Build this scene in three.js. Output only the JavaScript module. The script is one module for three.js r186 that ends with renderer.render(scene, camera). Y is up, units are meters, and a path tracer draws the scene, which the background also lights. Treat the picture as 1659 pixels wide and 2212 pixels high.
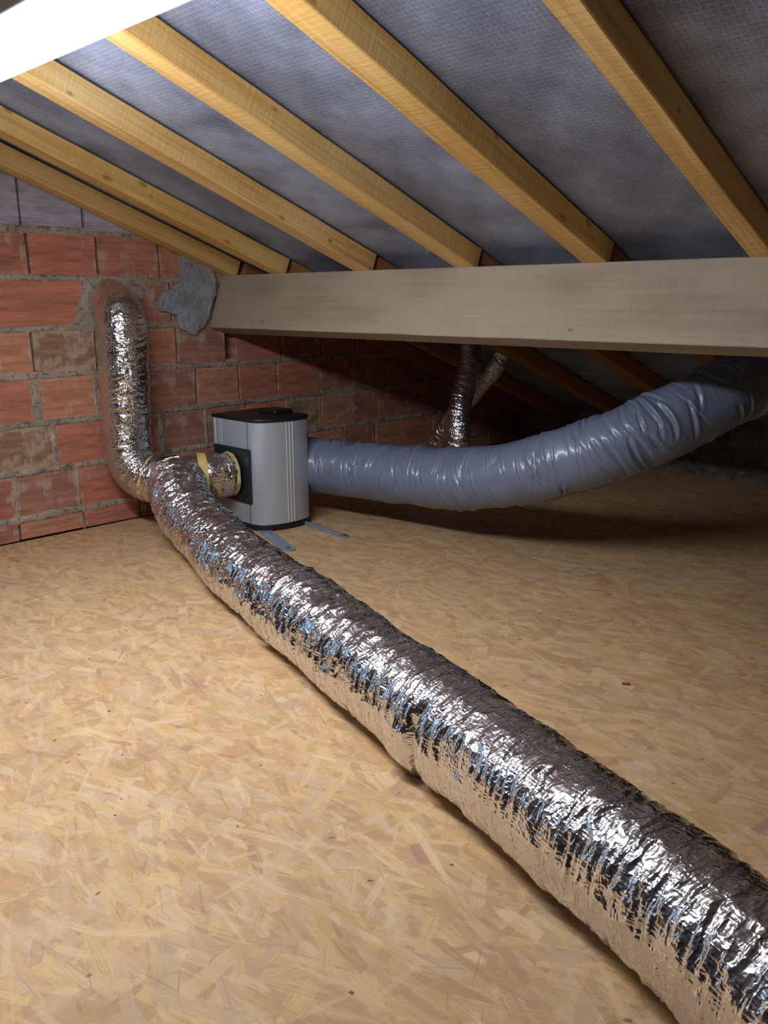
import * as THREE from 'three';
import { mergeGeometries } from 'three/addons/utils/BufferGeometryUtils.js';
import { RoundedBoxGeometry } from 'three/addons/geometries/RoundedBoxGeometry.js';
import { RectAreaLightUniformsLib } from 'three/addons/lights/RectAreaLightUniformsLib.js';

// ---------------------------------------------------------------- camera, light, exposure
RectAreaLightUniformsLib.init();
const scene = new THREE.Scene();
scene.background = new THREE.Color().setRGB(0.50, 1.02, 1.45);   // clear sky, seen only through the two gable windows
const camera = new THREE.PerspectiveCamera(63.73, 1659 / 2212, 0.05, 60);
camera.position.set(0, 1.0, 0);
camera.rotation.order = 'YXZ';
camera.rotation.set(-14.37 * Math.PI / 180, 43.6 * Math.PI / 180, 0);
const renderer = new THREE.WebGLRenderer({ antialias: true });
renderer.toneMapping = THREE.LinearToneMapping;
renderer.toneMappingExposure = 1.5;
renderer.shadowMap.enabled = true;
// the one luminaire of the attic: a fluorescent batten hung parallel to the purlin
const LAMP = { x0: -2.52, x1: -0.97, y: 1.455, z: -0.735, color: 0xf1f4ff, down: 46, side: 30, glow: 9 };

// ---------------------------------------------------------------- helpers
let seed = 7;
const rnd = () => { seed = (seed * 1664525 + 1013904223) >>> 0; return seed / 4294967296; };
const rr = (a, b) => a + (b - a) * rnd();
function hash3(x, y, z) {
  let h = Math.imul(x, 374761393) ^ Math.imul(y, 668265263) ^ Math.imul(z, 1274126177);
  h = Math.imul(h ^ (h >>> 13), 1103515245); h ^= h >>> 16;
  return (h >>> 0) / 4294967296;
}
function noise(x, y, z) {
  const xi = Math.floor(x), yi = Math.floor(y), zi = Math.floor(z);
  let u = x - xi, v = y - yi, w = z - zi;
  u = u * u * (3 - 2 * u); v = v * v * (3 - 2 * v); w = w * w * (3 - 2 * w);
  const L = (a, b, t) => a + (b - a) * t;
  return L(L(L(hash3(xi, yi, zi), hash3(xi + 1, yi, zi), u), L(hash3(xi, yi + 1, zi), hash3(xi + 1, yi + 1, zi), u), v),
    L(L(hash3(xi, yi, zi + 1), hash3(xi + 1, yi, zi + 1), u), L(hash3(xi, yi + 1, zi + 1), hash3(xi + 1, yi + 1, zi + 1), u), v), w);
}
const fbm = (x, y, z, o = 4) => { let s = 0, a = 0.5, n = 0; for (let i = 0; i < o; i++) { s += a * noise(x, y, z); n += a; a *= 0.5; x = x * 2.03 + 11.3; y = y * 2.03 + 5.7; z = z * 2.03 + 3.1; } return s / n; };
const ridge = (n) => 1 - Math.abs(2 * n - 1);
const names = {};
function numbered(n) { const k = names[n] = (names[n] ?? -1) + 1; return k ? `${n}_${String(k).padStart(3, '0')}` : n; }
function mesh(name, geo, mat, parent) {
  const m = new THREE.Mesh(geo, mat);
  m.name = parent ? name : numbered(name); m.castShadow = m.receiveShadow = true;
  (parent || scene).add(m); return m;
}
function group(name) { const g = new THREE.Group(); g.name = numbered(name); scene.add(g); return g; }
function tag(o, label, category, grp) { o.userData.label = label; o.userData.category = category; if (grp) o.userData.group = grp; return o; }
function struct(o, label) { o.userData.kind = 'structure'; o.userData.label = label; return o; }
const std = (o) => new THREE.MeshStandardMaterial(o);
const phys = (o) => new THREE.MeshPhysicalMaterial(o);
function canvasTex(w, h, draw, srgb = true) {
  const c = document.createElement('canvas'); c.width = w; c.height = h;
  draw(c.getContext('2d'), w, h);
  const t = new THREE.CanvasTexture(c); t.wrapS = t.wrapT = THREE.RepeatWrapping;
  if (srgb) t.colorSpace = THREE.SRGBColorSpace;
  return t;
}
function dataTex(w, h, f, srgb = true) {          // f(u, v) -> [r, g, b] 0..255
  const d = new Uint8Array(w * h * 4);
  for (let j = 0; j < h; j++) for (let i = 0; i < w; i++) {
    const c = f(i / w, j / h, i, j), k = 4 * (j * w + i);
    d[k] = Math.max(0, Math.min(255, c[0])); d[k + 1] = Math.max(0, Math.min(255, c[1])); d[k + 2] = Math.max(0, Math.min(255, c[2])); d[k + 3] = 255;
  }
  const t = new THREE.DataTexture(d, w, h, THREE.RGBAFormat);
  t.wrapS = t.wrapT = THREE.RepeatWrapping; t.magFilter = THREE.LinearFilter; t.minFilter = THREE.LinearFilter;
  if (srgb) t.colorSpace = THREE.SRGBColorSpace; t.needsUpdate = true; return t;
}
// noise that repeats over the unit square
function tnoise(u, v, fx, fy, k) {
  const x = u * fx, y = v * fy, xi = Math.floor(x), yi = Math.floor(y); let a = x - xi, b = y - yi;
  a = a * a * (3 - 2 * a); b = b * b * (3 - 2 * b);
  const H = (i, j) => hash3(((i % fx) + fx) % fx, ((j % fy) + fy) % fy, k);
  const p = H(xi, yi) + (H(xi + 1, yi) - H(xi, yi)) * a, q = H(xi, yi + 1) + (H(xi + 1, yi + 1) - H(xi, yi + 1)) * a;
  return p + (q - p) * b;
}
const tfbm = (u, v, fx, fy, k, o = 4) => { let s = 0, a = 0.5, n = 0; for (let i = 0; i < o; i++) { s += a * tnoise(u, v, fx, fy, k + i); n += a; a *= 0.55; fx *= 2; fy *= 2; } return s / n; };

// a straight timber: chamfered w x h section along +Z from 0 to len, slightly uneven, uv in metres
function timber(w, h, len, { ch = 0.004, wob = 0.0015, step = 0.12, k = 1 } = {}) {
  const prof = [[-w / 2 + ch, -h / 2], [w / 2 - ch, -h / 2], [w / 2, -h / 2 + ch], [w / 2, h / 2 - ch], [w / 2 - ch, h / 2], [-w / 2 + ch, h / 2], [-w / 2, h / 2 - ch], [-w / 2, -h / 2 + ch]];
  const n = Math.max(1, Math.round(len / step)), pos = [], uv = [], u0 = k * 0.731, per = [0];
  for (let i = 0; i < 8; i++) { const a = prof[i], b = prof[(i + 1) % 8]; per.push(per[i] + Math.hypot(a[0] - b[0], a[1] - b[1])); }
  const P = (i, j) => { const [x, y] = prof[i % 8], z = len * j / n; const q = (fbm(x * 30 + k * 9.1, y * 30 + 4, z * 5, 2) - 0.5) * 2 * wob; return [x + q, y + q * 0.7, z]; };
  for (let j = 0; j < n; j++) for (let i = 0; i < 8; i++) {
    const a = P(i, j), b = P(i + 1, j), c = P(i + 1, j + 1), d = P(i, j + 1);
    const ua = [u0 + a[2], per[i]], ub = [u0 + b[2], per[i + 1]], uc = [u0 + c[2], per[i + 1]], ud = [u0 + d[2], per[i]];
    pos.push(...a, ...b, ...c, ...a, ...c, ...d); uv.push(...ua, ...ub, ...uc, ...ua, ...uc, ...ud);
  }
  for (const j of [0, n]) for (let i = 1; i < 7; i++) {
    const t = [P(0, j), P(i, j), P(i + 1, j)]; if (j === 0) t.reverse();
    for (const p of t) { pos.push(...p); uv.push(u0 + p[0] * 0.3, p[1] + 0.5); }
  }
  const g = new THREE.BufferGeometry();
  g.setAttribute('position', new THREE.Float32BufferAttribute(pos, 3)); g.setAttribute('uv', new THREE.Float32BufferAttribute(uv, 2));
  g.computeVertexNormals(); return g;
}
// a tube along a curve, its radius given by f(s, theta, t) ; uv in metres
function duct(points, radius, disp, { da = 0.004, nc = 150, from = 0, to = 1 } = {}) {
  const curve = new THREE.CatmullRomCurve3(points.map((p) => new THREE.Vector3(...p)), false, 'centripetal');
  curve.arcLengthDivisions = 1200;
  const L = curve.getLength(), n = Math.ceil(L * (to - from) / da);
  const pos = new Float32Array((n + 1) * (nc + 1) * 3), uv = new Float32Array((n + 1) * (nc + 1) * 2), idx = [];
  const T = new THREE.Vector3(), N = new THREE.Vector3(0, 1, 0), B = new THREE.Vector3(), C = new THREE.Vector3();
  const up = new THREE.Vector3(0, 1, 0);
  for (let i = 0; i <= n; i++) {
    const t = from + (to - from) * i / n; curve.getPointAt(t, C); curve.getTangentAt(t, T);
    if (i === 0) { N.copy(Math.abs(T.y) > 0.9 ? new THREE.Vector3(1, 0, 0) : up); }
    N.addScaledVector(T, -N.dot(T)).normalize(); B.crossVectors(T, N);
    const s = L * t;
    for (let j = 0; j <= nc; j++) {
      const th = (j % nc) / nc * Math.PI * 2, c = Math.cos(th), sn = Math.sin(th);
      const nx = N.x * c + B.x * sn, ny = N.y * c + B.y * sn, nz = N.z * c + B.z * sn;
      const r = radius(s, th, t) + disp(s, c, sn, ny, L), k = i * (nc + 1) + j;
      pos[3 * k] = C.x + nx * r; pos[3 * k + 1] = C.y + ny * r; pos[3 * k + 2] = C.z + nz * r;
      uv[2 * k] = s; uv[2 * k + 1] = j / nc * 2 * Math.PI * 0.115;
    }
  }
  for (let i = 0; i < n; i++) for (let j = 0; j < nc; j++) { const a = i * (nc + 1) + j, b = a + 1, c = a + nc + 1, d = c + 1; idx.push(a, b, c, b, d, c); }
  const g = new THREE.BufferGeometry();
  g.setAttribute('position', new THREE.BufferAttribute(pos, 3)); g.setAttribute('uv', new THREE.BufferAttribute(uv, 2)); g.setIndex(idx);
  g.computeVertexNormals();
  const nr = g.attributes.normal;                 // join the normals of the seam
  for (let i = 0; i <= n; i++) { const a = i * (nc + 1), b = a + nc; const x = nr.getX(a) + nr.getX(b), y = nr.getY(a) + nr.getY(b), z = nr.getZ(a) + nr.getZ(b), l = Math.hypot(x, y, z) || 1; nr.setXYZ(a, x / l, y / l, z / l); nr.setXYZ(b, x / l, y / l, z / l); }
  g.userData = { curve, L }; return g;
}
// crumpled foil: creases run round the duct, slanted a little, with coarse lumps below
const foilDisp = (k, R, o = {}) => (s, c, sn) => {
  const X = c * R, Y = sn * R, z = s + 0.012 * c - 0.016 * sn;
  const lump = (fbm(X / 0.10 + k, Y / 0.10, z / 0.11, 2) - 0.5) * (o.lump ?? 0.010);
  const w = fbm(X / 0.05, Y / 0.05 + k, z / 0.06, 2) - 0.5;
  const f1 = ridge(noise(X / 0.055 + 40, Y / 0.055 + k, z / 0.017 + w * 2.2)), f2 = ridge(noise(X / 0.026 + 9 + k, Y / 0.026, z / 0.0085 + w * 3));
  const f3 = noise(X / 0.012 + k, Y / 0.012 + 3, z / 0.007);
  return lump + f1 * f1 * (o.a1 ?? 0.0052) * (o.amp ? o.amp(s) : 1) + f2 * (o.a2 ?? 0.0022) * (o.amp ? o.amp(s) : 1) + f3 * (o.a3 ?? 0.0004) - 0.003;
};

// ---------------------------------------------------------------- procedural materials
const hex = (r, g, b) => `rgb(${r | 0},${g | 0},${b | 0})`;
// oriented strand board, 2.4 m to the tile
const osbMap = canvasTex(2048, 2048, (g, W, H) => {
  g.fillStyle = hex(186, 150, 108); g.fillRect(0, 0, W, H);
  const pal = [[208, 172, 124], [198, 160, 112], [216, 184, 142], [190, 150, 104], [204, 176, 140], [182, 144, 102], [212, 176, 118], [196, 168, 134], [204, 164, 108]];
  const strand = (len, wid, col, al, grain) => {
    const x = rnd() * W, y = rnd() * H, a = rnd() < 0.62 ? rr(-0.55, 0.55) : rr(0, Math.PI), n = rr(-0.3, 0.3);
    const pts = [[-len / 2, -wid / 2 * rr(0.5, 1)], [-len * 0.2, -wid / 2], [len / 2, -wid / 2 * rr(0.4, 1)], [len / 2 + wid * n, wid / 2 * rr(0.4, 1)], [len * 0.15, wid / 2], [-len / 2 - wid * n, wid / 2 * rr(0.5, 1)]];
    const lines = []; for (let q = 0; q < grain; q++) lines.push([rr(-0.5, 0.3) * len, rr(-0.4, 0.4) * wid, rr(0.1, 0.5) * len, rnd()]);
    for (const ox of [0, x < 150 ? W : x > W - 150 ? -W : null]) for (const oy of [0, y < 150 ? H : y > H - 150 ? -H : null]) {
      if (ox === null || oy === null) continue;
      g.save(); g.translate(x + ox, y + oy); g.rotate(a); g.globalAlpha = al; g.fillStyle = col;
      g.beginPath(); pts.forEach((p, i) => i ? g.lineTo(p[0], p[1]) : g.moveTo(p[0], p[1])); g.closePath(); g.fill();
      g.globalAlpha = al * 0.5; g.lineWidth = 1;
      for (const [lx, ly, ll, d] of lines) { g.strokeStyle = d < 0.55 ? hex(150, 108, 66) : hex(232, 206, 160); g.beginPath(); g.moveTo(lx, ly); g.lineTo(lx + ll, ly + 0.6); g.stroke(); }
      g.restore();
    }
  };
  for (let i = 0; i < 9500; i++) {
    const p = pal[rnd() * pal.length | 0], j = rr(-11, 11);
    strand(rr(40, 130), rr(9, 32), hex(p[0] + j, p[1] + j, p[2] + j), rr(0.28, 0.7), 7);
  }
  for (let i = 0; i < 110; i++) strand(rr(30, 85), rr(10, 24), hex(rr(158, 178), rr(120, 134), rr(92, 106)), rr(0.35, 0.65), 4);
  for (let i = 0; i < 700; i++) strand(rr(20, 70), rr(1.2, 3), hex(140, 102, 68), rr(0.12, 0.4), 0);
  for (let i = 0; i < 900; i++) strand(rr(30, 90), rr(4, 13), hex(222, 192, 146), rr(0.2, 0.5), 1);
  for (let i = 0; i < 120; i++) strand(rr(4, 11), rr(3, 6), hex(92, 62, 44), rr(0.5, 0.9), 0);
});
osbMap.repeat.set(1 / 2.4, 1 / 2.4);
const osbBump = dataTex(512, 512, (u, v) => { const n = 110 + 60 * tfbm(u, v, 24, 60, 3, 3) + 60 * tfbm(u, v, 90, 30, 9, 2); return [n, n, n]; }, false);
osbBump.repeat.set(1 / 0.8, 1 / 0.8);
const osb = std({ map: osbMap, roughness: 0.72, bumpMap: osbBump, bumpScale: 0.0012 });

function woodMap(base, dark, light, knots, streak, k) {
  return canvasTex(1024, 512, (g, W, H) => {
    const im = g.createImageData(W, H);
    for (let j = 0; j < H; j++) for (let i = 0; i < W; i++) {
      const u = i / W, v = j / H;
      const a = tfbm(u, v, 3, 40, k, 4), b = tfbm(u, v, 10, 160, k + 20, 2), m = tfbm(u, v, 5, 6, k + 40, 3), s = tnoise(u, v, 400, 6, k + 60);
      const t = (a - 0.5) * streak + (b - 0.5) * streak * 0.7 + (m - 0.5) * 0.9 + (s - 0.5) * 0.16;
      const to = t > 0 ? light : dark, q = Math.min(1, Math.abs(t)), p = 4 * (j * W + i);
      for (let c = 0; c < 3; c++) im.data[p + c] = base[c] + (to[c] - base[c]) * q;
      im.data[p + 3] = 255;
    }
    g.putImageData(im, 0, 0);
    for (let i = 0; i < knots; i++) {
      const x = rr(20, W - 20), y = rr(20, H - 20), r = rr(3, 8);
      for (let q = 6; q > 0; q--) { g.globalAlpha = 0.12; g.fillStyle = hex(dark[0] * 0.6, dark[1] * 0.55, dark[2] * 0.5); g.beginPath(); g.ellipse(x, y, r * q * 0.34, r * q * 0.22, 0, 0, 7); g.fill(); }
      g.globalAlpha = 1;
    }
  });
}
const woodBump = dataTex(512, 256, (u, v) => { const n = 255 * (0.5 * tfbm(u, v, 4, 60, 5, 3) + 0.5 * tnoise(u, v, 220, 10, 8)); return [n, n, n]; }, false);
woodBump.repeat.set(1 / 1.2, 1 / 0.5);
const mkWood = (map, rough, bs = 0.0012) => { map.repeat.set(1 / 1.6, 1 / 0.62); return std({ map, roughness: rough, bumpMap: woodBump, bumpScale: bs }); };
const rafterWood = [0, 1, 2].map((i) => mkWood(woodMap([[214, 174, 104], [208, 167, 94], [218, 180, 114]][i], [180, 130, 66], [234, 206, 146], 9, 1.1, 100 + i * 13), 0.62));
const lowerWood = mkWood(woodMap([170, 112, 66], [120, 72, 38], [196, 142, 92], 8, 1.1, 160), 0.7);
const purlinWood = mkWood(woodMap([160, 147, 127], [118, 102, 84], [178, 166, 146], 9, 0.34, 210), 0.78, 0.0016);

// grey roofing underlay with its reinforcing grid
const feltMap = dataTex(1024, 1024, (u, v) => {
  const cells = 52, gx = Math.abs(((u * cells) % 1) - 0.5), gy = Math.abs(((v * cells) % 1) - 0.5);
  const wob = tnoise(u, v, 40, 40, 4);
  const line = Math.max(Math.max(0, 1 - gx / 0.10), Math.max(0, 1 - gy / 0.10)) * (0.4 + 0.6 * wob);
  const m = tfbm(u, v, 5, 5, 31, 4), f = tnoise(u, v, 300, 300, 70);
  const b = 134 + (m - 0.5) * 76 + (f - 0.5) * 28 + line * 38;
  return [b * 0.98, b * 1.04, b * 1.17];
});
const feltBump = dataTex(512, 512, (u, v) => {
  const cells = 26, gx = Math.abs(((u * cells) % 1) - 0.5), gy = Math.abs(((v * cells) % 1) - 0.5);
  const n = 120 + 90 * Math.max(Math.max(0, 1 - gx / 0.12), Math.max(0, 1 - gy / 0.12)) + 45 * (tnoise(u, v, 120, 120, 5) - 0.5); return [n, n, n];
}, false);
feltMap.repeat.set(1 / 0.754, 1 / 0.754); feltBump.repeat.set(1 / 0.377, 1 / 0.377);
const felt = std({ map: feltMap, bumpMap: feltBump, bumpScale: 0.0012, roughness: 0.6, vertexColors: true });

// hollow clay brick: fired streaks, scratches, smeared mortar
function brickMap(base, k, smear) {
  return dataTex(256, 192, (u, v) => {
    const a = tfbm(u, v, 3, 8, k, 4), h = tfbm(u, v, 2, 40, k + 11, 2), sp = tnoise(u, v, 120, 90, k + 30), p = tfbm(u, v, 4, 4, k + 50, 4), vs = tfbm(u, v, 26, 2, k + 70, 3);
    let c = base.map((x, i) => x * (0.72 + 0.42 * a + 0.16 * h) + (sp - 0.5) * 14 - (i === 1 ? (a - 0.5) * 12 : 0));
    const edge = Math.max(0, 1 - Math.min(u, 1 - u, v, 1 - v) / 0.16);
    const q = Math.max(0, Math.min(1, (p + edge * 0.22 + (vs - 0.5) * 0.5 - smear) * 6)) * 0.75;
    return c.map((x, i) => x + ([178, 162, 144][i] - x) * q);
  });
}
const brickBump = dataTex(256, 192, (u, v) => { const n = 150 * tfbm(u, v, 8, 6, 3, 4) + 60 * tnoise(u, v, 4, 48, 9) + 40 * tnoise(u, v, 128, 96, 6); return [n, n, n]; }, false);
const bricks = [[[176, 118, 94], 1, 0.70], [[164, 106, 88], 2, 0.64], [[184, 128, 98], 3, 0.68], [[160, 112, 94], 4, 0.58], [[178, 114, 92], 5, 0.76]].map(([b, k, s]) => std({ map: brickMap(b, k * 200, s), bumpMap: brickBump, bumpScale: 0.003, roughness: 0.9 }));
const brownBrick = std({ map: brickMap([148, 116, 90], 1300, 0.52), bumpMap: brickBump, bumpScale: 0.003, roughness: 0.9 });
const greyBlock = std({ map: brickMap([170, 164, 180], 1500, 0.95), bumpMap: brickBump, bumpScale: 0.003, roughness: 0.92 });
const mortarMap = dataTex(512, 512, (u, v) => { const n = tfbm(u, v, 8, 8, 21, 5), s = tnoise(u, v, 200, 200, 3), d = tfbm(u, v, 30, 30, 77, 3); const b = 0.66 + 0.5 * n + (s - 0.5) * 0.16 - (d > 0.66 ? 0.2 : 0); return [178 * b, 163 * b, 146 * b]; });
mortarMap.repeat.set(2, 2);
const mortarBump = dataTex(512, 512, (u, v) => { const n = 255 * tfbm(u, v, 24, 24, 41, 5); return [n, n, n]; }, false); mortarBump.repeat.set(3, 3);
const mortar = std({ map: mortarMap, bumpMap: mortarBump, bumpScale: 0.006, roughness: 0.95 });
const greyMap = dataTex(256, 256, (u, v) => { const n = tfbm(u, v, 6, 6, 121, 5), q = 0.74 + 0.5 * n; return [146 * q, 149 * q, 156 * q]; }); greyMap.repeat.set(3, 3);
const greyMortar = std({ map: greyMap, bumpMap: mortarBump, bumpScale: 0.008, roughness: 0.95 });

const foilBump = dataTex(1024, 512, (u, v) => { // fine creases, u along the duct
  const w = tfbm(u, v, 12, 8, 3, 2) * 0.03;
  const a = ridge(tnoise(u + w, v, 90, 16, 11)), b = ridge(tnoise(u - w, v + w, 150, 50, 23)), c = ridge(tnoise(u, v, 60, 60, 51));
  const n = 255 * (0.45 * a * a + 0.25 * b + 0.3 * c * c); return [n, n, n];
}, false);
foilBump.repeat.set(1 / 0.72, 1 / 0.36128);
const foil = std({ color: 0xe4e5ea, metalness: 1, roughness: 0.17, bumpMap: foilBump, bumpScale: 0.0019, side: THREE.DoubleSide });
const greyJacket = phys({ color: 0x6e798d, roughness: 0.42, clearcoat: 0.7, clearcoatRoughness: 0.2, bumpMap: foilBump, bumpScale: 0.0010, side: THREE.DoubleSide });
const woolMap = dataTex(128, 128, (u, v) => { const n = tfbm(u, v, 10, 10, 3, 4) * 60; return [206 + n * 0.4, 184 + n * 0.5, 104 + n * 0.6]; });
const wool = std({ map: woolMap, roughness: 1, bumpMap: mortarBump, bumpScale: 0.006 });
const alu = phys({ color: 0xc2cbd4, metalness: 0.45, roughness: 0.4 });
const aluBright = phys({ color: 0xe6e2d8, metalness: 0.4, roughness: 0.4 });
const blackPlastic = std({ color: 0x17181b, roughness: 0.42 });
const flangePlastic = std({ color: 0x1d262b, roughness: 0.45 });
const steel = std({ color: 0x8f9cae, metalness: 0.35, roughness: 0.45 });
const screwSteel = std({ color: 0x9a9c9e, metalness: 1, roughness: 0.3 });
const enamel = std({ color: 0xdfe2e4, roughness: 0.4 });
const debrisRed = std({ color: 0xa0412c, roughness: 0.85 });

// ---------------------------------------------------------------- the attic shell
const S = 0.364, Y0 = 2.0277, XW = -3.461, XE = 3.6, RIDGE = 1.3, FLOOR_END = -4.74;
const roofY = (z) => Y0 + S * z;                   // underside of the rafters, eave slope
const A = Math.atan(S), COS = Math.cos(A);
{
  const FX = 1.3, FZ = 0.8;                         // the boards stop behind the camera; bare slab beyond
  const g = new THREE.BoxGeometry(FX - XW, 0.02, FZ - FLOOR_END); g.translate((FX + XW) / 2, -0.01, (FZ + FLOOR_END) / 2);
  const p = g.attributes.position, uv = g.attributes.uv;
  for (let i = 0; i < p.count; i++) uv.setXY(i, p.getX(i) + 0.37, p.getZ(i) + 0.21);
  struct(mesh('floor', g, osb), 'attic floor of pale oriented strand board');
  const q = new THREE.BoxGeometry(XE - XW + 0.4, 0.06, 12); q.translate((XE + XW) / 2, -0.23, 0.9);
  struct(mesh('trim_1', q, mortar), 'rough slab below the floor boards at the eaves');
}
// roof underlay, both slopes
{
  const ceil = group('ceiling'); struct(ceil, 'grey reinforced roofing underlay on both roof slopes');
  const sheet = (z0, z1, sgn) => {
    const len = Math.abs(z1 - z0) / COS, nx = 160, nz = 150, g = new THREE.BoxGeometry(XE - XW + 0.3, 0.015, len, nx, 1, nz);
    const p = g.attributes.position, uv = g.attributes.uv, col = new Float32Array(p.count * 3);
    for (let i = 0; i < p.count; i++) {
      const x = p.getX(i), z = p.getZ(i);
      p.setY(i, p.getY(i) + (fbm(x * 2.2, 3 + sgn, z * 1.7, 3) - 0.5) * 0.006);
      uv.setXY(i, x + 5, z + 9);
      const d = fbm(x * 2.6 + 7, 8, z * 1.4, 4), st = fbm(x * 9 + 3, 2, z * 4, 3);
      const t = 0.62 + 0.62 * d + (st - 0.5) * 0.24;
      col[3 * i] = t; col[3 * i + 1] = t; col[3 * i + 2] = t * 1.03;
    }
    g.setAttribute('color', new THREE.BufferAttribute(col, 3)); g.computeVertexNormals();
    const m = mesh('underlay_sheet', g, felt, ceil);
    const zm = (z0 + z1) / 2, ym = sgn > 0 ? roofY(zm) : roofY(2 * RIDGE - zm);
    m.position.set((XE + XW) / 2, ym + (0.077 + 0.0105) / COS, zm); m.rotation.x = -A * sgn;
  };
  sheet(-5.45, RIDGE, 1); sheet(RIDGE, 2 * RIDGE + 5.45, -1);
}
{ const g = new THREE.BoxGeometry(XE - XW + 0.3, 0.05, 0.4); g.translate((XE + XW) / 2, roofY(RIDGE) + 0.125, RIDGE); struct(mesh('trim_2', g, lowerWood), 'timber capping along the ridge'); }
// the other walls: plain rendered masonry, outside the picture
function gable(x, thick, holes = []) {
  const s = new THREE.Shape(); const z1 = 2 * RIDGE + 5.4;
  s.moveTo(5.4, -0.26); s.lineTo(5.4, roofY(-5.4) + 0.115); s.lineTo(-RIDGE, roofY(RIDGE) + 0.115); s.lineTo(-z1, roofY(-5.4) + 0.115); s.lineTo(-z1, -0.26); s.closePath();
  for (const [za, zb, ya, yb] of holes) { const h = new THREE.Path(); h.moveTo(-za, ya); h.lineTo(-zb, ya); h.lineTo(-zb, yb); h.lineTo(-za, yb); h.closePath(); s.holes.push(h); }
  const g = new THREE.ExtrudeGeometry(s, { depth: thick, bevelEnabled: false }); g.rotateY(Math.PI / 2); g.translate(x, 0, 0); return g;
}
struct(mesh('wall_right', gable(XE, 0.15), mortar), 'far gable wall of rough masonry');
{
  const g = new THREE.BoxGeometry(XE - XW + 0.3, 1.02, 0.2); g.translate((XE + XW) / 2, 0.25, 6.7); struct(mesh('wall_back', g, mortar), 'low eaves wall of rough masonry behind the camera');
}
// low eaves wall beyond the open edge of the floor
{
  const g = new THREE.BoxGeometry(XE - XW + 0.3, 0.62, 0.3, 60, 6, 2); g.translate((XE + XW) / 2, 0.04, -5.25);
  const p = g.attributes.position, uv = g.attributes.uv;
  for (let i = 0; i < p.count; i++) { const x = p.getX(i), y = p.getY(i), z = p.getZ(i); p.setZ(i, z + (fbm(x * 6, y * 6, 4, 3) - 0.5) * 0.03); p.setY(i, y + (fbm(x * 5, 7, z * 5, 3) - 0.5) * 0.03); uv.setXY(i, x, y + z); }
  g.computeVertexNormals(); struct(mesh('wall_front', g, mortar), 'low masonry eaves wall behind the gap at the floor edge');
}
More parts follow.
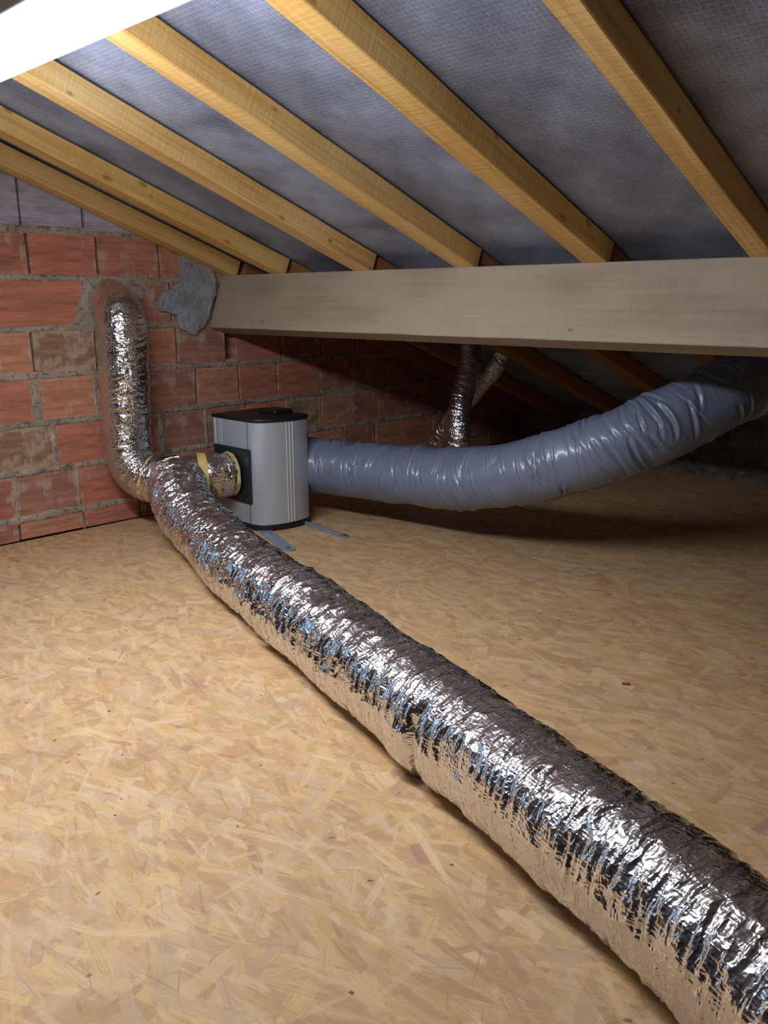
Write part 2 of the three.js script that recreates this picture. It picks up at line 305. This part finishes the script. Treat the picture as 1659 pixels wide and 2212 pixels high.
// ---------------------------------------------------------------- brick gable wall
{
  const wall = group('wall_left'); struct(wall, 'gable wall of red hollow clay bricks with grey blocks at the top');
  const WIN = [[-1.13, -0.47], [-0.17, 0.49]], WY = [0.494, 1.094];          // window openings, outside the frame
  const inWin = (z) => WIN.some(([a, b]) => z > a && z < b);
  mesh('masonry_core', gable(XW - 0.25, 0.155, WIN.map(([a, b]) => [a, b, ...WY])), mortar, wall);
  const rows = [ // y0, y1, joints (z), material choice
    [0.004, 0.088, [-1.10, -1.38, -1.67, -1.95, -2.25, -2.54], 'r'],
    [0.102, 0.284, [-0.84, -1.11, -1.38, -1.66, -1.93, -2.2, -2.48], 'r'],
    [0.300, 0.487, [-1.03, -1.30, -1.57, -1.83, -2.098, -2.35, -2.6, -2.86, -3.114, -3.36, -3.6], 'f'],
    [0.503, 0.684, [-0.94, -1.22, -1.512, -1.78, -2.03, -2.303, -2.56, -2.806, -3.101, -3.38], 'r'],
    [0.702, 0.880, [-0.93, -1.215, -1.515, -1.80, -2.0, -2.209, -2.49, -2.545, -2.84, -3.13], 'd'],
    [0.897, 1.085, [-0.90, -1.2, -1.78, -1.99, -2.19, -2.47, -2.76], 'r'],
    [1.102, 1.277, [-0.94, -1.24, -1.539, -1.841, -2.14, -2.258, -2.5], 'r'],
    [1.291, 1.478, [-0.99, -1.255, -1.523, -1.787, -2.06, -2.3], 'g'],
    [1.495, 1.68, [-0.88, -1.14, -1.40, -1.66, -1.9], 'g'],
    [1.697, 1.88, [-0.75, -1.0, -1.25, -1.5], 'g'],
  ];
  const LIM = (z) => roofY(z) + 0.062;
  for (const [y0, y1, js, kind] of rows) {
    const z = js.slice(); while (z[0] < 0.8) z.unshift(z[0] + 0.28); while (z[z.length - 1] > -5.2) z.push(z[z.length - 1] - 0.27);
    if (y0 > 0.49 && y1 < 1.1) for (const [wa, wb] of WIN) { for (let q = z.length - 1; q >= 0; q--) if (z[q] > wa - 0.02 && z[q] < wb + 0.02) z.splice(q, 1); z.push(wa, wb); z.sort((p, q) => q - p); }
    for (let i = 0; i < z.length - 1; i++) {
      if (y0 > 0.49 && y1 < 1.1 && inWin((z[i] + z[i + 1]) / 2)) continue;
      if (kind === 'd' && Math.abs(z[i] + 2.49) < 1e-6) continue;      // the open hole beside the beam
      const a = z[i] - rr(0.003, 0.008), b = z[i + 1] + rr(0.002, 0.006);
      const j = () => rr(-0.003, 0.003);
      let poly = [[a + j(), y0 + j()], [a + j(), y1 + j()], [b + j(), y1 + j()], [b + j(), y0 + j()]];
      // clip under the roof slope
      const out = [];
      for (let q = 0; q < 4; q++) {
        const p = poly[q], r = poly[(q + 1) % 4], dp = LIM(p[0]) - p[1], dr = LIM(r[0]) - r[1];
        if (dp >= 0) out.push(p);
        if (dp * dr < 0) { const t = dp / (dp - dr); out.push([p[0] + (r[0] - p[0]) * t, p[1] + (r[1] - p[1]) * t]); }
      }
      if (out.length < 3 || Math.max(...out.map((p) => p[1])) - y0 < 0.02) continue;
      const sh = new THREE.Shape(out.map((p) => new THREE.Vector2(-p[0], p[1])));
      const g = new THREE.ExtrudeGeometry(sh, { depth: 0.09, bevelEnabled: true, bevelThickness: 0.003, bevelSize: 0.003, bevelOffset: -0.003, bevelSegments: 1 });
      const P = g.attributes.position, U = g.attributes.uv;
      const fu = rnd() < 0.5 ? 1 : -1;
      for (let q = 0; q < P.count; q++) U.setXY(q, fu * (P.getX(q) + a) / (a - b), (P.getY(q) - y0) / (y1 - y0));
      g.rotateY(Math.PI / 2); g.translate(XW - 0.0935 + rr(-0.004, 0.003), 0, 0);
      let m = kind === 'g' ? greyBlock : bricks[rnd() * bricks.length | 0];
      if (kind === 'd' && i > 3 && z[i] < -1.5 && z[i] > -1.6) m = brownBrick;
      if (kind === 'f' && (Math.abs(z[i] + 1.30) < 0.01 || Math.abs(z[i] + 2.86) < 0.01)) m = brownBrick;
      mesh('brick', g, m, wall);
    }
  }
  // mortar beds squeezed out between the courses, with ragged edges
  const bed = (yc, h, zA, zB, k, thick = 0.006) => {
    const n = Math.round((zA - zB) / 0.012), pos = [], uv = [], idx = [], m = 5;
    for (let i = 0; i <= n; i++) for (let j = 0; j <= m; j++) {
      const z = zA + (zB - zA) * i / n, e = j / m * 2 - 1;
      const hh = h * (0.62 + 0.75 * fbm(z * 9, k, e > 0 ? 5 : 9, 3) + 0.5 * Math.max(0, fbm(z * 3.1, k + 4, e > 0 ? 2 : 3, 2) - 0.55) * 4);
      const y = yc + e * hh * 0.5 + (fbm(z * 5, k + 8, 0, 2) - 0.5) * 0.006;
      const lift = (1 - e * e) * thick * (0.3 + 1.2 * fbm(z * 30, y * 40, k, 3)) - (Math.abs(e) > 0.99 ? 0.006 : 0);
      pos.push(XW + lift - 0.003, y, z); uv.push(z, y);
    }
    for (let i = 0; i < n; i++) for (let j = 0; j < m; j++) { const a = i * (m + 1) + j, b = a + 1, c = a + m + 1, d = c + 1; idx.push(a, c, b, b, c, d); }
    const g = new THREE.BufferGeometry(); g.setAttribute('position', new THREE.Float32BufferAttribute(pos, 3)); g.setAttribute('uv', new THREE.Float32BufferAttribute(uv, 2)); g.setIndex(idx); g.computeVertexNormals();
      return mesh('mortar_bed', g, mortar, wall);
  };
  for (let i = 1; i < rows.length; i++) {
    const y = (rows[i - 1][1] + rows[i][0]) / 2, zEnd = Math.max(-5.2, (y - 0.03 - Y0) / S);
    if (i === 4 || i === 5) { bed(y, 0.034, 0.8, 0.49, i * 7.3); bed(y, 0.034, -0.17, -0.47, i * 7.3); bed(y, 0.034, -1.13, zEnd, i * 7.3); } else bed(y, 0.034, 0.8, zEnd, i * 7.3);
  }
  WIN.forEach(([a, b], n) => {
    const w = group(`window_${n + 1}`); struct(w, n ? 'small gable window with white frame beside the ridge side' : 'small gable window with white frame near the lamp');
    w.position.set(XW - 0.11, (WY[0] + WY[1]) / 2, (a + b) / 2);
    const W = b - a, H = WY[1] - WY[0], o = new THREE.Shape([[-W / 2, -H / 2], [W / 2, -H / 2], [W / 2, H / 2], [-W / 2, H / 2]].map((p) => new THREE.Vector2(...p)));
    const t = 0.045; o.holes.push(new THREE.Path([[-W / 2 + t, -H / 2 + t], [-W / 2 + t, H / 2 - t], [W / 2 - t, H / 2 - t], [W / 2 - t, -H / 2 + t]].map((p) => new THREE.Vector2(...p))));
    const g = new THREE.ExtrudeGeometry(o, { depth: 0.05, bevelEnabled: false }); g.rotateY(Math.PI / 2); mesh('window_frame', g, enamel, w);
    const p = new THREE.PlaneGeometry(W - 2 * t + 0.01, H - 2 * t + 0.01); p.rotateY(Math.PI / 2); p.translate(0.025, 0, 0); mesh('window_pane', p, phys({ color: 0xffffff, transmission: 1, thickness: 0, roughness: 0.03 }), w);
  });
  // upright joints that the mason did fill
  const perp = (z, y0, y1, w, k) => {
    const n = 16, pos = [], uv = [], idx = [];
    for (let i = 0; i <= n; i++) for (let j = 0; j <= 3; j++) {
      const y = y0 + (y1 - y0) * i / n, e = j / 3 * 2 - 1, ww = w * (0.5 + fbm(y * 24, k, e > 0 ? 3 : 6, 3));
      pos.push(XW + (Math.abs(e) > 0.99 ? -0.006 : 0.003 * fbm(y * 40, e, k, 2)), y, z + e * ww / 2); uv.push(z + e * ww, y);
    }
    for (let i = 0; i < n; i++) for (let j = 0; j < 3; j++) { const a = i * 4 + j, b = a + 1, c = a + 4, d = c + 1; idx.push(a, c, b, b, c, d); }
    const g = new THREE.BufferGeometry(); g.setAttribute('position', new THREE.Float32BufferAttribute(pos, 3)); g.setAttribute('uv', new THREE.Float32BufferAttribute(uv, 2)); g.setIndex(idx); g.computeVertexNormals();
    mesh('mortar_joint', g, mortar, wall);
  };
  for (const [z, r, w] of [[-1.38, 1, 0.035], [-1.57, 2, 0.03], [-2.098, 2, 0.045], [-1.512, 3, 0.06], [-3.114, 2, 0.02], [-3.101, 3, 0.05], [-1.83, 2, 0.03], [-1.78, 3, 0.03], [-1.99, 5, 0.08], [-1.67, 0, 0.01], [-3.36, 2, 0.03], [-3.38, 3, 0.03], [-3.6, 2, 0.03], [-1.66, 1, 0.02], [-1.93, 1, 0.02], [-2.2, 1, 0.02], [-2.35, 2, 0.02]]) perp(z, rows[r][0] - 0.004, rows[r][1] + 0.004, w, z * 31);
  // thrown-on mortar: round the beam end, round the duct opening
  const dab = (poly, thick, mat, name, k) => {
    const sh = new THREE.Shape(poly.map((p) => new THREE.Vector2(-p[1], p[0])));
    const pts = sh.getPoints(), fine = [];
    for (let i = 0; i < pts.length; i++) { const a = pts[i], b = pts[(i + 1) % pts.length], n = Math.max(1, Math.ceil(a.distanceTo(b) / 0.008)); for (let q = 0; q < n; q++) { const t = q / n, x = a.x + (b.x - a.x) * t, y = a.y + (b.y - a.y) * t; fine.push(new THREE.Vector2(x + (fbm(x * 26, y * 26, k, 3) - 0.5) * 0.03, y + (fbm(x * 26, y * 26, k + 5, 3) - 0.5) * 0.03)); } }
    const g = new THREE.ExtrudeGeometry(new THREE.Shape(fine), { depth: thick, bevelEnabled: true, bevelThickness: 0.008, bevelSize: 0.008, bevelOffset: -0.008, bevelSegments: 3 });
    g.rotateY(Math.PI / 2); g.translate(XW - 0.01, 0, 0);
    mesh(name, g, mat, wall);
  };
  dab([[1.215, -2.262], [1.165, -2.43], [1.02, -2.435], [0.895, -2.37], [0.842, -2.30], [0.868, -2.22], [0.935, -2.213], [0.952, -2.12], [0.99, -2.105], [1.03, -2.14], [1.08, -2.24]], 0.026, greyMortar, 'mortar_patch', 3);
  dab([[1.1, -1.77], [1.1, -2.06], [1.03, -2.1], [0.96, -2.0], [0.9, -1.95], [0.86, -1.74], [0.92, -1.7], [1.02, -1.74]], 0.004, mortar, 'mortar_patch', 9);
}

// ---------------------------------------------------------------- purlin and rafters
{
  const h = 0.262, w = 0.094, len = XE - XW - 0.02;
  const g = timber(w, h, len, { ch: 0.003, wob: 0.003, step: 0.08, k: 3 }); g.rotateY(Math.PI / 2);   // along +X ; width on z
  g.rotateX(-A);
  const p = mesh('roof_purlin', g, purlinWood);
  // front bottom edge at y .878, z -2.39
  const dy = -h / 2 * COS + w / 2 * Math.sin(A) * 1, dz = h / 2 * Math.sin(A) + w / 2 * COS;
  p.position.set(XW + 0.012, 0.876 - dy, -2.39 - dz);
  tag(p, 'heavy weathered grey-brown timber purlin running from the brick wall under the rafters', 'beam');
}
const RW = 0.086, RH = 0.077;
const ordinal = ['against the brick gable wall', 'second from the brick gable wall', 'third from the brick gable wall', 'fourth from the brick gable wall', 'fifth from the brick gable wall', 'sixth from the brick gable wall', 'seventh from the brick gable wall', 'eighth from the brick gable wall', 'ninth from the brick gable wall'];
const rafterX = [-3.403, -3.038, -2.49, -1.957, -1.425, -0.899, -0.354, 0.181, 0.716];
rafterX.forEach((x, i) => {
  const z0 = -2.515, len = (RIDGE - 0.03 - z0) / COS;
  const g = timber(i === 5 ? 0.067 : RW, RH, len, { ch: 0.003, k: i + 1, wob: 0.002 });
  const m = mesh('rafter', g, rafterWood[i % 3]);
  m.position.set(x, roofY(z0) + RH / 2 * COS, z0 - RH / 2 * Math.sin(A) + 0.015); m.rotation.x = -A;
  tag(m, `sawn yellow timber rafter, ${ordinal[i]}`, 'rafter', 'yellow rafters above the purlin');
});
rafterX.slice(0, 7).forEach((x, i) => {
  const z0 = -5.1, z1 = -2.535, len = (z1 - z0) / COS;
  const g = timber(RW, RH, len, { ch: 0.003, k: i + 21, wob: 0.002 });
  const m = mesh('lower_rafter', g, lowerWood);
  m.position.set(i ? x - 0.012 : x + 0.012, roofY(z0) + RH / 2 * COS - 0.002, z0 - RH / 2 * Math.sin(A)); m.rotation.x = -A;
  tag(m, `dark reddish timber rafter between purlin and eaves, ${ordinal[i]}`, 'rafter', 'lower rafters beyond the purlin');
});
{ // splinter hanging from the fourth rafter
  const c = new THREE.CatmullRomCurve3([[-1.925, 1.216, -2.243], [-1.922, 1.19, -2.238], [-1.926, 1.16, -2.236]].map((p) => new THREE.Vector3(...p)));
  tag(mesh('wood_splinter', new THREE.TubeGeometry(c, 8, 0.0011, 5), rafterWood[2]), 'thin pale splinter dangling from a rafter underside', 'splinter');
}

// ---------------------------------------------------------------- fluorescent batten
{
  const f = group('fluorescent_light'); tag(f, 'glowing white fluorescent batten hung below the rafters', 'lamp');
  const { x0, x1, y, z, color } = LAMP, L = x1 - x0, xc = (x0 + x1) / 2;
  f.position.set(xc, y, z);
  const half = new THREE.Shape(); half.moveTo(-0.05, 0.012); half.lineTo(-0.048, -0.014); half.quadraticCurveTo(-0.044, -0.04, -0.016, -0.044); half.lineTo(0.016, -0.044); half.quadraticCurveTo(0.044, -0.04, 0.048, -0.014); half.lineTo(0.05, 0.012); half.closePath();
  const dg = new THREE.ExtrudeGeometry(half, { depth: L - 0.04, bevelEnabled: false, curveSegments: 8 }); dg.translate(0, 0, -(L - 0.04) / 2); dg.rotateY(Math.PI / 2);
  mesh('lamp_diffuser', dg, std({ color: 0xffffff, roughness: 0.4, emissive: color, emissiveIntensity: LAMP.glow }), f);
  const hg = new RoundedBoxGeometry(L, 0.03, 0.104, 2, 0.008); hg.translate(0, 0.028, 0); mesh('lamp_housing', hg, enamel, f);
  for (const s of [-1, 1]) { const e = new RoundedBoxGeometry(0.022, 0.064, 0.104, 2, 0.008); e.translate(s * (L / 2 - 0.011), -0.012, 0); mesh('end_cap', e, enamel, f); }
  for (const s of [-1, 1]) { const top = roofY(z) - y; const c = new THREE.CylinderGeometry(0.0025, 0.0025, top - 0.03, 8); c.translate(s * (L / 2 - 0.24), (top + 0.04) / 2, 0); mesh('suspension_cord', c, blackPlastic, f); }
  const area = (w, h, i, px, py, pz, tx, ty, tz) => { const l = new THREE.RectAreaLight(color, i, w, h); l.position.set(px, py, pz); scene.add(l); l.lookAt(px + tx, py + ty, pz + tz); };
  area(L - 0.06, 0.07, LAMP.down, xc, y - 0.048, z, 0, -1, 0);
  area(L - 0.06, 0.045, LAMP.side, xc, y - 0.012, z - 0.054, 0, 0, -1);
  area(L - 0.06, 0.045, LAMP.side, xc, y - 0.012, z + 0.054, 0, 0, 1);
}

// ---------------------------------------------------------------- ducts
const inletY = 0.247;
{ // long foil duct over the floor
  const pts = [[-3.01, 0.262, -1.885], [-2.93, 0.225, -1.832], [-2.85, 0.175, -1.807], [-2.72, 0.130, -1.785], [-2.5, 0.118, -1.717], [-2.3, 0.118, -1.635], [-2.05, 0.116, -1.56], [-1.78, 0.115, -1.485], [-1.46, 0.117, -1.385], [-1.34, 0.116, -1.348], [-1.11, 0.115, -1.287], [-0.93, 0.115, -1.238], [-0.76, 0.115, -1.18], [-0.62, 0.115, -1.137], [-0.5, 0.115, -1.10], [-0.4, 0.115, -1.066], [-0.1, 0.115, -0.95], [0.3, 0.115, -0.79], [0.75, 0.115, -0.62]];
  const d = foilDisp(3.3, 0.112, { amp: (s) => 1 + 1.0 * Math.max(0, Math.min(1, (2.3 - s) / 0.8)) });
  let sJ = 0, sP = 0;
  const curve = new THREE.CatmullRomCurve3(pts.map((p) => new THREE.Vector3(...p)), false, 'centripetal'); const Lc = curve.getLength();
  for (let i = 0; i <= 2000; i++) { const p = curve.getPointAt(i / 2000); if (!sJ && p.x > -1.80) sJ = Lc * i / 2000; if (!sP && p.x > -0.985) sP = Lc * i / 2000; }
  const rad = (s, th) => {
    let r = 0.1125;
    const w = 0.012 * Math.sin(th * 2 + 1) + 0.008 * Math.sin(th * 5);
    if (s > sJ + w) r += 0.011 * Math.exp(-(s - sJ - w) / 0.12);             // overlapped jacket joint
    else r -= 0.003 * Math.exp((s - sJ - w) / 0.05);
    const low = Math.max(0, -Math.cos(th) * 0.6 + 0.35 + 0.5 * Math.sin(th));  // slack fold on the near underside
    const q = (s - sP - 0.5 * w);
    r += 0.015 * low * Math.exp(-Math.pow((q + 0.055) / 0.05, 2)) - 0.036 * low * Math.exp(-Math.pow(q / 0.013, 2)) + 0.010 * low * Math.exp(-Math.pow((q - 0.05) / 0.05, 2));
    if (s < 0.1) r -= 0.006 * (1 - s / 0.1);
    return r;
  };
  const t = group('insulated_foil_duct'); tag(t, 'long crinkled silver foil duct lying diagonally across the board floor', 'duct');
  mesh('foil_jacket', duct(pts, rad, d, { da: 0.0035, nc: 170 }), foil, t);
  const end = duct(pts, () => 0.103, (s, c, sn) => (fbm(c * 4, sn * 4, s * 60, 3) - 0.5) * 0.012, { da: 0.006, nc: 60, from: 0, to: 0.012 }); end.translate(-0.012, 0.006, -0.012);
  mesh('insulation_edge', end, wool, t).userData.label = 'yellow mineral wool edge';
}
{ // duct out of the brick wall, down and round to the junction
  const pts = [[-3.56, 0.99, -1.885], [-3.45, 0.985, -1.88], [-3.375, 0.945, -1.872], [-3.345, 0.86, -1.868], [-3.335, 0.72, -1.855], [-3.335, 0.56, -1.85], [-3.33, 0.42, -1.84], [-3.315, 0.325, -1.84], [-3.27, 0.255, -1.858], [-3.20, 0.23, -1.90], [-3.13, 0.235, -1.945]];
  const t = group('insulated_foil_duct'); tag(t, 'upright crinkled silver foil duct coming down the brick wall from an opening', 'duct');
  mesh('foil_jacket', duct(pts, (s) => 0.104, foilDisp(21.7, 0.105, { a1: 0.004 }), { da: 0.0035, nc: 150, from: 0.03 }), foil, t);
  const end = duct(pts, () => 0.106, (s, c, sn) => (fbm(c * 4, sn * 4, s * 60, 3) - 0.5) * 0.012, { da: 0.006, nc: 60, from: 0.884, to: 0.895 });
  mesh('insulation_edge', end, wool, t).userData.label = 'yellow mineral wool edge';
}
{ // short duct between the junction and the fan
  const pts = [[-3.11, 0.242, -1.93], [-3.06, 0.246, -2.0], [-3.02, 0.247, -2.08], [-3.005, inletY, -2.160]];
  const t = group('insulated_foil_duct'); tag(t, 'short silver foil duct plugged into the dark flange of the fan', 'duct');
  mesh('foil_jacket', duct(pts, (s, th, q) => 0.098 - 0.012 * Math.pow(Math.max(0, q - 0.8) / 0.2, 2), foilDisp(61.1, 0.1, { a1: 0.006, a2: 0.002 }), { da: 0.0035, nc: 140 }), foil, t);
  for (const [a, b, r] of [[0.40, 0.53, 0.1045], [0.90, 0.99, 0.099]]) mesh('insulation_edge', duct(pts, () => r, (s, c, sn) => (fbm(c * 4, sn * 4, s * 60, 3) - 0.5) * 0.014, { da: 0.005, nc: 70, from: a, to: b }), wool, t).userData.label = 'yellow mineral wool ring';
}
{ // grey duct leaving the fan to the roof
  const pts = [[-2.98, 0.255, -2.44], [-2.90, 0.25, -2.53], [-2.76, 0.245, -2.59], [-2.55, 0.25, -2.62], [-2.3, 0.265, -2.63], [-2.08, 0.285, -2.64], [-1.85, 0.335, -2.64], [-1.62, 0.41, -2.66], [-1.44, 0.49, -2.72], [-1.31, 0.565, -2.82], [-1.22, 0.635, -2.95], [-1.16, 0.69, -3.12], [-1.13, 0.70, -3.35]];
  const creases = [];
  for (let k = 0; k < 330; k++) { const sc = rr(0.02, 2.6); creases.push({ s: sc, th: rr(0, Math.PI * 2), ext: rr(0.25, 0.95), w: rr(0.0028, 0.0062), d: rr(0.003, 0.008) * (rnd() < 0.3 ? 1.9 : 0.9), tilt: rr(-0.02, 0.03), bend: rr(-0.012, 0.012) }); }
  const disp = (s, c, sn) => {
    const R = 0.128, X = c * R, Y = sn * R, th = Math.atan2(sn, c);
    let d = (fbm(X / 0.12, Y / 0.12, s / 0.12, 2) - 0.5) * 0.016;
    for (const k of creases) {
      if (Math.abs(s - k.s) > 0.07) continue;
      let a = th - k.th; a -= Math.PI * 2 * Math.round(a / (Math.PI * 2)); a /= k.ext; if (Math.abs(a) > 1) continue;
      const q = (s - k.s - k.tilt * a - k.bend * a * a) / k.w, f = 1 - a * a;
      d += f * k.d * (-Math.exp(-q * q) + 0.55 * Math.exp(-(q - 2) * (q - 2) / 3));
    }
    return d + ridge(noise(X / 0.11 + 15, Y / 0.11, s / 0.011)) * 0.0011;
  };
  const t = group('insulated_grey_duct'); tag(t, 'fat grey plastic jacketed duct curving from the fan up behind the purlin', 'duct');
  mesh('plastic_jacket', duct(pts, (s) => 0.127 - 0.02 * Math.max(0, 1 - s / 0.08), disp, { da: 0.004, nc: 150 }), greyJacket, t);
}
{ // two thin foil ducts beyond, up to the roof
  const lab = ['thin foil duct rising almost upright behind the grey duct to the roof', 'thin foil duct slanting behind the upright one towards the roof'];
  [[[-2.66, 0.02, -3.32], [-2.64, 0.2, -3.32], [-2.635, 0.35, -3.33], [-2.66, 0.45, -3.36], [-2.68, 0.56, -3.42], [-2.70, 0.70, -3.49], [-2.72, 0.80, -3.52]],
   [[-3.05, 0.02, -3.56], [-2.99, 0.2, -3.56], [-2.9, 0.34, -3.57], [-2.8, 0.46, -3.58], [-2.70, 0.57, -3.6], [-2.635, 0.66, -3.62], [-2.61, 0.73, -3.64]]].forEach((pts, i) => {
    const t = group('thin_foil_duct'); tag(t, lab[i], 'duct');
    const r0 = i ? 0.05 : 0.058;
    mesh('foil_jacket', duct(pts, () => r0, foilDisp(80 + i * 9, r0, { lump: 0.008, a1: 0.004 }), { da: 0.004, nc: 80 }), foil, t);
  });
}

// ---------------------------------------------------------------- fan unit
{
  const t = group('box_fan_unit'); tag(t, 'upright silver aluminium box fan with black lid standing on the floor', 'fan');
  const yB = 0.03, yT = 0.487;
  const outline = (o = 0) => {                      // plan view, shape y is -z
    const s = new THREE.Shape();
    s.moveTo(-3.15 - o, 2.175 - o); s.lineTo(-2.885, 2.175 - o); s.quadraticCurveTo(-2.86 + o, 2.176 - o, -2.84 + o, 2.196 - o); s.bezierCurveTo(-2.785 + o, 2.25, -2.775 + o, 2.36, -2.80 + o, 2.43 + o); s.quadraticCurveTo(-2.81 + o, 2.46 + o, -2.85, 2.46 + o); s.lineTo(-3.15 - o, 2.46 + o); s.closePath(); return s;
  };
  const slab = (o, y0, y1, bev) => { const g = new THREE.ExtrudeGeometry(outline(o), { depth: y1 - y0 - 2 * bev, bevelEnabled: bev > 0, bevelThickness: bev, bevelSize: bev, bevelOffset: -bev, bevelSegments: 3, curveSegments: 24 }); g.rotateX(-Math.PI / 2); g.translate(0, y0 + bev, 0); return g; };
  mesh('casing', slab(0, yB, yT, 0), alu, t);
  mesh('lid', slab(0.004, yT, yT + 0.018, 0.006), blackPlastic, t).userData.label = 'black plastic lid';
  const hump = new RoundedBoxGeometry(0.13, 0.022, 0.11, 3, 0.01); hump.translate(-2.97, yT + 0.024, -2.395); mesh('terminal_box', hump, blackPlastic, t);
  mesh('base', slab(0.003, 0.006, yB, 0.006), blackPlastic, t).userData.label = 'black plastic base';
  // vertical ribs: three bright ones on the bowed front, finer ones on the inlet side
  const rib = (x, z, w, mat, name = 'rib') => { const g = new THREE.CylinderGeometry(w, w, yT - yB - 0.004, 8); g.translate(x, (yB + yT) / 2, z); mesh(name, g, mat, t); };
  const bez = new THREE.CubicBezierCurve(new THREE.Vector2(-2.84, 2.196), new THREE.Vector2(-2.785, 2.25), new THREE.Vector2(-2.775, 2.36), new THREE.Vector2(-2.80, 2.43));
  for (const q of [0.50, 0.565, 0.63]) { const p = bez.getPoint(q); rib(p.x, -p.y, 0.0028, aluBright); }
  rib(-3.135, -2.1755, 0.003, aluBright); rib(-3.10, -2.1755, 0.0022, alu); rib(-3.085, -2.1755, 0.0022, alu);
  const seam = new THREE.BoxGeometry(0.002, yT - yB, 0.002); seam.translate(-2.897, (yT + yB) / 2, -2.1748); mesh('panel_seam', seam, blackPlastic, t);
  // inlet flange with four screws
  const fl = new RoundedBoxGeometry(0.262, 0.245, 0.014, 3, 0.012); fl.translate(-3.005, inletY, -2.168); const flange = mesh('inlet_flange', fl, flangePlastic, t);
  for (const [a, b] of [[-1, -1], [1, -1], [-1, 1], [1, 1]]) { const s = new THREE.CylinderGeometry(0.005, 0.005, 0.004, 12); s.rotateX(Math.PI / 2); s.translate(-3.005 + a * 0.113, inletY + b * 0.104, -2.159); mesh('screw', s, screwSteel, flange); }
  const of = new THREE.CylinderGeometry(0.105, 0.105, 0.03, 40); of.rotateX(Math.PI / 2); of.translate(-2.98, 0.255, -2.47); mesh('outlet_collar', of, flangePlastic, t);
  // mounting feet
  const foot = (x0, z0, x1, z1, w, lip) => {
    const L = Math.hypot(x1 - x0, z1 - z0), s = new THREE.Shape(); s.moveTo(0, -w / 2); s.lineTo(L - w / 3, -w / 2); s.quadraticCurveTo(L, -w / 2, L, 0); s.quadraticCurveTo(L, w / 2, L - w / 3, w / 2); s.lineTo(0, w / 2); s.closePath();
    const hole = new THREE.Path(); hole.absarc(L - w * 0.45, 0, 0.005, 0, 7); s.holes.push(hole);
    const g = new THREE.ExtrudeGeometry(s, { depth: 0.004, bevelEnabled: true, bevelThickness: 0.001, bevelSize: 0.001, bevelSegments: 1 }); g.rotateX(-Math.PI / 2);
    const m = mesh('mounting_foot', g, steel, t); m.position.set(x0, 0.001, z0); m.rotation.y = -Math.atan2(z1 - z0, x1 - x0);
    if (lip) { const l = new THREE.BoxGeometry(L * 0.92, 0.016, 0.003); l.translate(L * 0.46, 0.010, lip * w / 2); mesh('foot_flange', l, steel, m); }
    const b = new THREE.CylinderGeometry(0.008, 0.008, 0.007, 6); b.translate(L - w * 0.45, 0.008, 0); mesh('bolt', b, screwSteel, m);
  };
  foot(-2.86, -2.215, -2.52, -2.085, 0.055, 0); foot(-2.86, -2.43, -2.49, -2.385, 0.036, 1);
}
{ // fragment of brick on the floor
  const g = new RoundedBoxGeometry(0.02, 0.005, 0.009, 1, 0.0015); const m = mesh('brick_chip', g, debrisRed); m.position.set(-0.93, 0.003, -1.92); m.rotation.y = 0.5;
  tag(m, 'tiny red brick chip lying on the board floor', 'debris');
}
renderer.render(scene, camera);
